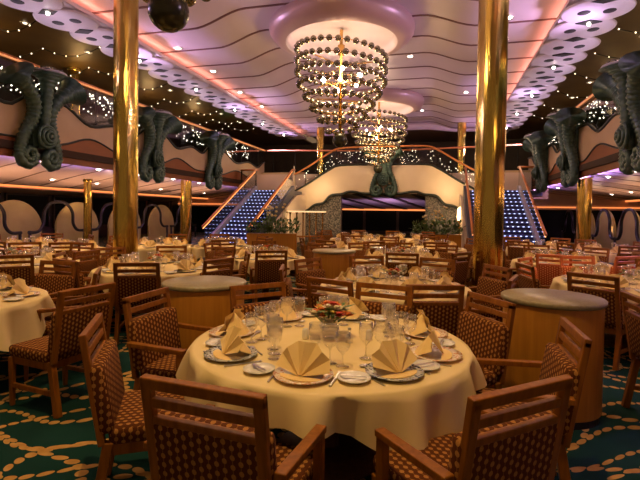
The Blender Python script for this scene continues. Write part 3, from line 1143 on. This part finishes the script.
def cloth_mesh(Rd, drop, corner, seg=96, seed=0, rot=0.0):
    """round top, the square cloth hangs lower at four corners and falls in folds"""
    rr = random.Random(seed)
    ph = [rr.random() * 6.28 for _ in range(4)]
    m = MB()
    vs = [(0, 0, .750)]
    rings = 11
    prof = []
    for i in range(seg):
        a = 2 * PI * i / seg
    for k in range(rings):
        for i in range(seg):
            a = 2 * PI * i / seg
            c4 = (math.cos(4 * (a - rot)) * .5 + .5) ** 1.6
            d = drop + corner * c4
            w = .9 * (abs(math.sin(6 * a + ph[0])) ** .6 - .6) + .5 * math.sin(13 * a + ph[1] + .8 * math.sin(3 * a)) + .3 * math.sin(23 * a + ph[2])
            d += .018 * math.sin(5 * a + ph[3])
            if k < 3:
                r = Rd * (.5, .85, .985)[k]
                z = .750
            else:
                t = (k - 3) / (rings - 4)
                r = Rd + .012 + max(-.035, (.005 + .085 * w + .05 * c4 * t) * (t ** .7)) + .012 * math.sin(t * 1.4)
                z = .744 - d * t - (0 if k > 3 else 0)
            vs.append((r * math.cos(a), r * math.sin(a), z))
    fs = []
    for i in range(seg):
        j = (i + 1) % seg
        fs.append((0, 1 + i, 1 + j))
        for k in range(rings - 1):
            fs.append((1 + k * seg + i, 1 + (k + 1) * seg + i, 1 + (k + 1) * seg + j, 1 + k * seg + j))
    m.add(vs, fs, True)
    return m.mesh('tablecloth', CLOTH)


def fan_napkin(seg_pleats=7, wid=.135, seed=0, spread=75):
    """napkin folded as an upright fan on its own flat fold"""
    m = MB()
    n = seg_pleats * 2 + 1
    pts0, pts1 = [], []
    for i in range(n):
        a = R(90 - spread + 2 * spread * i / (n - 1))
        off = .020 if i % 2 else -.010
        rr_ = wid * (1.0 if i % 2 else .985)
        z = .012 + rr_ * math.sin(a)
        pts1.append((rr_ * math.cos(a), -.02 + off + .30 * z, max(z, .006)))
        pts0.append((.012 * math.cos(a), -.045 + off * .25, .010 + .006 * math.sin(a)))
    vs, fs = pts0 + pts1, []
    for i in range(n - 1):
        fs.append((i, i + 1, n + i + 1, n + i))
    m.add(vs, fs)
    # rear prop: two leaves folding back from the middle ridge
    top = (0, .02, wid * .93)
    m.add([top, (-.10, .02, .045), (-.07, .10, .006), (0, .125, .006), (.07, .10, .006), (.10, .02, .045)], [(0, 1, 2), (0, 2, 3), (0, 3, 4), (0, 4, 5)])
    # flat lip in front and on the plate
    lip = [(.115 * math.cos(a), -.035 - .062 * math.sin(a), .008) for a in [PI * q / 12 for q in range(13)]]
    lip2 = [(x, y, .002) for x, y, z in lip]
    k = len(lip)
    m.add(lip + lip2, [tuple(range(k - 1, -1, -1)), tuple(range(k, 2 * k))] + [(i, i + 1, k + i + 1, k + i) for i in range(k - 1)])
    return m.mesh('folded_napkin', NAPKIN)


def plate_mesh(rim, r=.155, seg=36):
    prof = [(0, 0), (r * .55, 0), (r * .62, .004), (r, .017), (r, .021), (r * .66, .010), (r * .60, .007), (0, .007)]
    return MB().lathe(prof, seg, None, True, 0, [0, 0, 1, 1, 1, 0, 0]).mesh('plate', [CHINA, rim])


NAPKINS = [fan_napkin(4, .158, 0, 80), fan_napkin(4, .155, 1, 74), fan_napkin(3, .15, 2, 56)]
PL_BLUE, PL_PEACH = plate_mesh(RIM_BLUE), plate_mesh(RIM_PEACH)
PL_BREAD = plate_mesh(CHINA, .085, 28)


def glass_mesh(h, rb, rf, seg=18):
    """stemmed glass: foot, stem, bowl (outer wall only, thin)"""
    zb = h * .42
    prof = [(0, .004), (rf, .002), (rf, .005), (rf * .25, .012), (.0045, .03), (.0045, zb - .015), (.014, zb), (rb * .66, zb + (h - zb) * .12), (rb * .94, zb + (h - zb) * .35), (rb, zb + (h - zb) * .58), (rb * .90, h), (rb * .86, h), (rb * .95, zb + (h - zb) * .58)]
    return MB().lathe(prof, seg).mesh('stem_glass', GLASS)


GOBLET, WINE, FLUTE = glass_mesh(.215, .052, .040), glass_mesh(.19, .045, .037), glass_mesh(.215, .043, .037)
GOBLET_F, WINE_F = glass_mesh(.21, .052, .040, 10), glass_mesh(.185, .044, .036, 10)


def cutlery():
    kn = MB().box((0, -.045, .004), (.013, .10, .006)).box((0, .06, .003), (.018, .12, .003)).mesh('table_knife', STEEL, .0012)
    f = MB().box((0, -.04, .004), (.010, .12, .004)).box((0, .035, .004), (.022, .035, .003))
    for k in range(4):
        f.box((-.009 + .006 * k, .075, .004), (.003, .05, .003))
    fk = f.mesh('table_fork', STEEL)
    sp = MB().box((0, -.03, .004), (.009, .13, .004)).ball((0, .06, .006), .02, 10, 6, 0, (1, 1.6, .25)).mesh('spoon', STEEL)
    bk = MB().box((0, -.03, .0), (.011, .07, .005)).box((0, .035, 0), (.017, .07, .003)).mesh('butter_knife', STEEL, .001)
    return kn, fk, sp, bk


KNIFE, FORK, SPOON, BUTTER = cutlery()
PETAL = {n: mottled(n + '_petals', c, tuple(q * .6 for q in c), .6, 0, 14) for n, c in (('red', (.62, .05, .02)), ('orange', (.85, .24, .03)), ('cream', (.85, .74, .48)), ('yellow', (.75, .55, .10)))}


def flower_arrangement(name, label, loc, sc=1.0, n=16, seed=1):
    rr = random.Random(seed)
    t = thing(name, label, 'flowers', loc)
    t.scale = (sc, sc, sc)
    link('vase', MB().lathe([(0, 0), (.055, 0), (.06, .01), (.045, .05), (.055, .10), (.075, .13), (.07, .13), (.04, .06), (0, .06)], 18).mesh('vase', GLASS), t)
    for k in range(n):
        a = k * 2.4
        q = .115 * math.sqrt((k + .5) / n)
        c = Vector((q * math.cos(a), q * math.sin(a), .20 - q * .6 + .015 * rr.random()))
        mat = PETAL[('red', 'orange', 'cream', 'orange', 'yellow', 'cream')[k % 6]]
        r = .038 + .012 * rr.random()
        m = MB()
        for ring, (cnt, rad, el) in enumerate(((8, r, .15), (7, r * .8, .6), (5, r * .5, 1.1))):
            for j in range(cnt):
                b = 2 * PI * j / cnt + ring * .4
                d = Vector((math.cos(b) * math.cos(el), math.sin(b) * math.cos(el), math.sin(el)))
                w = Vector((-math.sin(b), math.cos(b), 0)) * rad * .42
                p1 = d * rad
                m.add([(0, 0, 0), p1 * .55 + w, p1 + Vector((0, 0, .004)), p1 * .55 - w], [(0, 1, 2, 3)])
        m.ball((0, 0, r * .25), r * .35, 7, 5)
        fl = link('flower', m.mesh('flower', mat), t, c)
        link('stem', MB().tube([(0, 0, 0), (-c.x * .7, -c.y * .7, .08 - c.z)], .0035, 5).mesh('flower_stem', LEAF), fl)
    for k in range(16):
        a = rr.random() * 6.28
        L = .055 + .05 * rr.random()
        p = Vector((.07 * math.cos(a), .07 * math.sin(a), .13 + .05 * rr.random()))
        d = Vector((math.cos(a), math.sin(a), rr.uniform(-.4, .7))) * L
        w = Vector((-math.sin(a), math.cos(a), 0)) * L * .3
        link('leaf', MB().add([p, p + d * .5 + w, p + d, p + d * .5 - w], [(0, 1, 2, 3)]).mesh('leaf', LEAF), t)
    return t


def shaker(label, loc):
    t = thing('salt_shaker', label, 'shaker', loc)
    link('body', MB().lathe([(0, 0), (.022, 0), (.023, .005), (.022, .05), (.018, .06)], 14).mesh('shaker_body', CHINA), t)
    link('cap', MB().lathe([(.0185, .058), (.017, .066), (0, .070)], 14).mesh('shaker_cap', CHINA), t)


# ================================================================== TABLES AND CHAIRS
placed = []                 # (x, y, r) already taken, to keep chairs apart
WORDS = ['right', 'far right', 'far', 'far left', 'left', 'near left', 'near', 'near right']


def word(a):
    return WORDS[int(round((a % 360) / 45.0)) % 8]


USED = {}


def uword(kind, name, a):
    got = USED.setdefault((kind, name), set())
    best = sorted(range(8), key=lambda i: min((a - 45 * i) % 360, (45 * i - a) % 360))
    for i in best:
        if WORDS[i] not in got:
            got.add(WORDS[i])
            return WORDS[i]
    return word(a)


def cam_dir(a):
    """a in degrees in the viewer's sense: 0 = to the right, 90 = away from the viewer"""
    return RIGHT * math.cos(R(a)) + FWD * math.sin(R(a))


def chair_at(c, a, rb, name, spec, jit=0.0, check=True, lab=None, group=None, uphol='dotted'):
    d = cam_dir(a)
    p = Vector((c.x, c.y, 0)) + d * rb
    if check:
        for (x, y, r) in placed:
            if math.hypot(x - c.x, y - c.y) > .01 and math.hypot(p.x - x, p.y - y) < r + .27:
                return False
    placed.append((p.x, p.y, .30))
    rz = math.atan2(-d.y, -d.x) - PI / 2 + jit
    w = uword('chair', name, a)
    lab = lab or 'slat-topped chair with %s upholstery, %s side of %s' % (uphol, w, name)
    stamp(spec, 'dining_chair', lab, 'chair', (p.x, p.y, 0), rz, group)
    return True


def setting(c, a, Rd, name, level, k, z=.752):
    """one place setting; level 2 = full, 1 = medium, 0 = far away"""
    d = cam_dir(a)
    t = Vector((-d.y, d.x, 0))           # sitter faces -d: this is their left-to-right axis reversed
    rightw = -Vector((d.y, -d.x, 0)) * 1.0
    rightw = Vector((d.y, -d.x, 0)) * -1.0
    # the sitter looks along -d; their right hand is (-d) x up
    rh = Vector((-d.y, d.x, 0))
    rz = math.atan2(d.y, d.x) + PI / 2   # local -y points to the sitter
    w = uword('setting', name, a)
    pos = lambda r, s: Vector((c.x, c.y, z)) + d * r + rh * s
    rp = Rd - .20
    blue = k % 3 == 1
    p = pos(rp, 0)
    single(PL_BLUE if blue else PL_PEACH, 'dinner_plate', '%s-rimmed dinner plate at the %s place of %s' % ('blue' if blue else 'peach', w, name), 'plate', p, rz, 'dinner plates on ' + name)
    single(NAPKINS[k % 3], 'folded_napkin', 'cream fan-folded napkin at the %s place of %s' % (w, name), 'napkin', p + Vector((0, 0, .0075)), rz + (k % 3 - 1) * .18, 'fan napkins on ' + name)
    if level >= 1:
        q = pos(rp - .01, -.245)
        single(PL_BREAD, 'bread_plate', 'small white bread plate at the %s place of %s' % (w, name), 'plate', q, rz, 'bread plates on ' + name)
        g = pos(rp - .24, .09)
        single(GOBLET if level > 1 else GOBLET_F, 'water_goblet', 'clear water goblet at the %s place of %s' % (w, name), 'glass', g, 0, 'glassware on ' + name)
        g = pos(rp - .20, .17)
        single(WINE if level > 1 else WINE_F, 'wine_glass', 'clear wine glass at the %s place of %s' % (w, name), 'glass', g, 0, 'glassware on ' + name)
    if level >= 2:
        q = pos(rp - .01, -.245)
        single(BUTTER, 'butter_knife', 'butter knife on the bread plate at the %s place of %s' % (w, name), 'knife', q + Vector((0, 0, .024)), rz + .9, 'cutlery on ' + name)
        single(KNIFE, 'table_knife', 'steel table knife at the %s place of %s' % (w, name), 'knife', pos(rp, .165), rz - .06, 'cutlery on ' + name)
        single(FORK, 'table_fork', 'steel table fork at the %s place of %s' % (w, name), 'fork', pos(rp + .02, -.152), rz + .03, 'cutlery on ' + name)
        single(SPOON, 'dessert_spoon', 'steel spoon above the plate at the %s place of %s' % (w, name), 'spoon', pos(rp - .165, -.02), rz + PI / 2, 'cutlery on ' + name)
        single(FLUTE, 'wine_glass', 'tall inner wine glass at the %s place of %s' % (w, name), 'glass', pos(rp - .27, .0), 0, 'glassware on ' + name)
    elif level == 0:
        single(GOBLET_F, 'water_goblet', 'clear water goblet on %s' % name, 'glass', pos(rp - .22, .1), 0, 'far glassware on ' + name)


def make_table(c, Rd, name, drop, corner, seed, rot=0.0):
    stamp(table_spec(Rd), 'dining_table', 'round pedestal table hidden under the cloth of ' + name, 'table', (c.x, c.y, 0))
    single(cloth_mesh(Rd, drop, corner, 144 if seed == 4 else 96, seed, rot), 'tablecloth', 'cream cloth draped over ' + name, 'tablecloth', (c.x, c.y, 0))
    placed.append((c.x, c.y, Rd + .02))


def lamp_over(c, z, watts, col=(1.0, .70, .38), ang=62, rad=.08):
    l = bpy.data.lights.new('table_spot', 'SPOT')
    l.energy = watts
    l.color = col
    l.spot_size = R(ang)
    l.spot_blend = .8
    l.shadow_soft_size = rad
    o = bpy.data.objects.new('table_spot', l)
    o.location = (c.x, c.y, z)
    COL.objects.link(o)


# service stands come first so that chairs keep clear of them
for (px, py, h, r, lab) in ((205, 281, .94, .365, 'round wooden service stand with granite top left of the foreground table'),
                            (552, 296, .94, .37, 'round wooden service stand with granite top right of the foreground table'),
                            (334, 250, .94, .36, 'round wooden service stand with granite top among the central tables')):
    c = at(px, py, h)
    t = thing('service_stand', lab, 'service stand', (c.x, c.y, 0), YAW)
    link('plinth', MB().lathe([(0, 0), (r * .96, 0), (r * .96, .06), (0, .06)], 48, None, False).mesh('stand_plinth', IRON), t)
    link('body', MB().lathe([(0, .06), (r, .06), (r, h - .04), (0, h - .04)], 48).mesh('stand_body', STAND_WOOD, .003), t)
    link('countertop', MB().lathe([(0, h - .04), (r + .012, h - .04), (r + .02, h - .03), (r + .02, h - .008), (r + .012, h), (0, h)], 48).mesh('stand_top', GRANITE), t)
    placed.append((c.x, c.y, r))
for x, y in ((-3.4, 8.0), (3.68, 8.0)):
    placed.append((x, y, .3))

# ---- foreground table
T1 = cf(.08, 2.97)
N1 = 'the large foreground table'
make_table(T1, .885, N1, .165, .30, 4, R(-52) + YAW)
A1 = [-110, -63.5, -20, 20, 63, 124, 162, 203]
RB = [1.12, 1.16, 1.09, .95, .74, .74, 1.11, 1.08]
PLAIN = {3, 4, 5, 7}
for k, (a, rb) in enumerate(zip(A1, RB)):
    chair_at(T1, a, rb, N1, CHAIR_PLAIN if k in PLAIN else CHAIR_ARM, [0, .0, .08, -.04, 0, 0, .05, -.1][k], False)
for k, a in enumerate([-103, -62, -26, 14, 75, 122, 170, 211]):
    setting(T1, a, .89, N1, 2, k)
flower_arrangement('flower_centrepiece', 'low vase of red, orange and cream flowers in the middle of the foreground table', (*(T1 + cam_dir(95) * .08).xy, .752), 1.12, 22)
shaker('white shaker left of the flowers on the foreground table', (*(T1 + cam_dir(170) * .17).xy, .752))
shaker('white shaker right of the flowers on the foreground table', (*(T1 + cam_dir(5) * .26).xy, .752))
t = thing('oil_cruet', 'small dark cruet in front of the flowers on the foreground table', 'cruet', (*(T1 + cam_dir(-20) * .13).xy, .752))
link('body', MB().lathe([(0, 0), (.025, 0), (.027, .03), (.012, .06), (.010, .085)], 12).mesh('cruet_body', GLASS), t)
link('stopper', MB().lathe([(.011, .083), (.013, .092), (0, .10)], 12).mesh('cruet_stopper', STEEL), t)

placed.append((*cf(-2.17, 3.74).xy, .35))
placed.append((*cf(2.83, 3.45).xy, .35))
# ---- the other tables: (px, py of the cloth centre), radius, name, chairs, phase, detail
TABLES = [
    (-62, 300, .85, 'the leftmost table', 7, 22, 1),
    (157, 268, .85, 'the left column table', 8, -80, 1),
    (394, 286, .85, 'the second central table', 8, -82, 1),
    (630, 284, .85, 'the rightmost table', 8, -138, 1),
    (18, 262, .85, 'the second leftmost table', 8, -60, 1),
    (266, 257, .72, 'the left stairs table', 6, -20, 1),
    (402, 259, .85, 'the third central table', 8, -100, 1),
    (560, 262, .8, 'the table beyond the right stand', 7, -70, 1),
    (66, 249, .8, 'the table left of the left column', 6, -60, 0),
    (160, 246, .8, 'the table right of the left column', 6, -90, 0),
    (222, 246, .75, 'the far table below the left stairs', 6, -75, 0),
    (352, 247, .8, 'the table by the small stand', 7, -70, 0),
    (432, 248, .8, 'the far table before the right planter', 6, -100, 0),
    (606, 252, .8, 'the far right window table', 6, -100, 0),
    (540, 248, .8, 'the far table under the right balcony', 6, -80, 0),
    (383, 242, .8, 'the far table under the distant chandelier', 6, -90, 0),
    (30, 246, .8, 'the far table by the left booths', 6, -80, 0),
    (355, 238.5, .8, 'the farthest left arch table', 6, -100, 0),
    (408, 239.5, .8, 'the farthest right arch table', 6, -75, 0),
]
for i, (px, py, Rd, name, nc, ph, lev) in enumerate(TABLES):
    c = at(px, py, .75)
    c.z = 0
    bad = [p for p in placed if math.hypot(c.x - p[0], c.y - p[1]) < Rd + p[2] * .6]
    if bad:
        print('TABLE CLASH', name, c, bad)
    make_table(c, Rd, name, .18, .2, 20 + i, .4 * i)
    TABLES[i] = (c,) + TABLES[i][2:]
for i, (c, Rd, name, nc, ph, lev) in enumerate(TABLES):
    for k in range(nc):
        a = ph + 360.0 * k / nc
        orange_lit = 'rightmost' in name and word(a) in ('far', 'far left') or 'beyond the right stand' in name and word(a) in ('near', 'near left')  # chairs whose colours carry the orange spotlight
        chair_at(c, a, Rd + .12, name, CHAIR_ORANGE_LIT if orange_lit else (CHAIR_ARM if lev else CHAIR_PLAIN), rnd.uniform(-.12, .12), True, None, None, 'orange-lit dotted' if orange_lit else 'dotted')
        setting(c, a, Rd, name, lev, k)
    if lev:
        flower_arrangement('flower_centrepiece', 'small mixed flower vase in the middle of ' + name, (c.x, c.y, .752), 1.0, 8, 30 + i)
    under = abs(c.x) > 7
    lamp_over(c, 2.75 if under else 6.4, 85 if under else 340, (1.0, .62, .23), 110 if under else 54)
q = cf(-2.17, 3.74)
stamp(CHAIR_PLAIN, 'dining_chair', 'armless chair turned to the left edge, nearest the camera beside the leftmost table', 'chair', q, YAW + R(157) - PI / 2)
# lone chair at the right edge that faces a table outside the photo
p = cf(2.83, 3.45)
stamp(CHAIR_ARM, 'dining_chair', 'wooden armchair with dotted upholstery cut off by the right edge, right of the service stand', 'chair', p, YAW - PI / 2 - .22)

# ================================================================== LIGHTS
lamp_over(T1 - FWD * 1.3 - RIGHT * .5, 6.4, 640, (1.0, .64, .25), 70, .06)


def area(loc, target, size, watts, col, sy=None, spread=180):
    l = bpy.data.lights.new('wash', 'AREA')
    l.energy = watts
    l.color = col
    l.size = size
    l.spread = R(spread)
    if sy:
        l.shape = 'RECTANGLE'
        l.size_y = sy
    o = bpy.data.objects.new('wash', l)
    o.location = loc
    o.rotation_euler = (Vector(target) - Vector(loc)).to_track_quat('-Z', 'Y').to_euler()
    COL.objects.link(o)
    return o


def point(loc, watts, col, rad=.15):
    l = bpy.data.lights.new('lamp_and_fill', 'POINT')
    l.energy = watts
    l.color = col
    l.shadow_soft_size = rad
    o = bpy.data.objects.new('lamp_and_fill', l)
    o.location = loc
    COL.objects.link(o)


def spot(loc, target, watts, col, ang, rad=.2):
    l = bpy.data.lights.new('unseen_uplight', 'SPOT')
    l.energy = watts
    l.color = col
    l.spot_size = R(ang)
    l.spot_blend = 1
    l.shadow_soft_size = rad
    o = bpy.data.objects.new('unseen_uplight', l)
    o.location = loc
    o.rotation_euler = (Vector(target) - Vector(loc)).to_track_quat('-Z', 'Y').to_euler()
    COL.objects.link(o)


for y in (4.4, 13.3, 22.2):
    point((0, y, 5.45), 250, (1.0, .66, .38), .35)
for s in (-1, 1):
    for y in (5, 12, 19, 26):
        spot((s * 7.2, y, 5.5), (s * 1.0, y + 1, 7.1), 500, (.76, .50, 1.0), 90)  # hidden uplighter added to tint and lift the main ceiling
    for y in (6, 10, 14, 18, 22):
        spot((s * 10.2, y, .9), (s * 10.6, y, 3), 130, (1.0, .56, .34), 150)  # upward spot added to brighten the soffit, no fitting there
        spot((s * 11.0, y + 1.5, .9), (s * 11.4, y + 1.5, 3), 90, (1.0, .56, .34), 120)  # second added soffit spot, likewise without a fitting
        point((s * 9.9, y + 1.5, 2.2), 12, (1.0, .62, .34), .12)  # added light that lifts the booth panels, no fixture behind it
        point((s * 10, y, 6.1), 30, (1.0, .62, .25), .12)
        point((s * 4.6, y, 3.2), 14, (1.0, .60, .28), .3)  # plain fill, added with no source at this position
    area((s * 7.70, 13, 2.93), (s * 8.2, 13, 3.3), 26, 1700, (.38, .25, 1.0), .08, 84)
    area((s * 7.25, 13, 5.3), (s * 6.3, 13, 6.5), 26, 80, (.86, .66, 1.0), .08, 100)  # unseen strip added to brighten the scalloped discs from below
    area((s * 5.86, 13, 6.58), (s * 4.6, 13, 6.75), 30, 90, (1.0, .36, .26), .06, 140)
    spot((s * 3.4, 22.6, 2.9), (s * 3.4, 24, 3.2), 60, (1.0, .70, .38), 140)
    spot((s * 2.9, 20.2, .9), (s * 4.3, 22.6, 1.9), 150, (1.0, .68, .34), 110)
point((0, 21.0, 4.2), 70, (1.0, .68, .40), .3)
for s in (-1, 1):
    point((s * 6.3, 23.6, 4.7), 26, (1.0, .70, .42), .2)  # added to light the otherwise dark side fronts of the gallery
for x in (-4, 0, 4):
    spot((x, 27, .5), (x, 28.5, 3), 260, (.62, .42, 1.0), 110)  # floor spots added to turn the far soffit purple

w = bpy.data.worlds.new('world')
S.world = w
w.use_nodes = True
bg = w.node_tree.nodes['Background']
bg.inputs[0].default_value = (1.0, .60, .32, 1)
bg.inputs[1].default_value = .16

S.view_settings.view_transform = 'Standard'
S.view_settings.look = 'None'
S.view_settings.exposure = 0.22
S.view_settings.gamma = 1.0
S.cycles.use_denoising = True
S.cycles.max_bounces = 7
S.cycles.transparent_max_bounces = 24
S.cycles.sample_clamp_indirect = 4.0
S.cycles.caustics_reflective = False
S.cycles.caustics_refractive = False
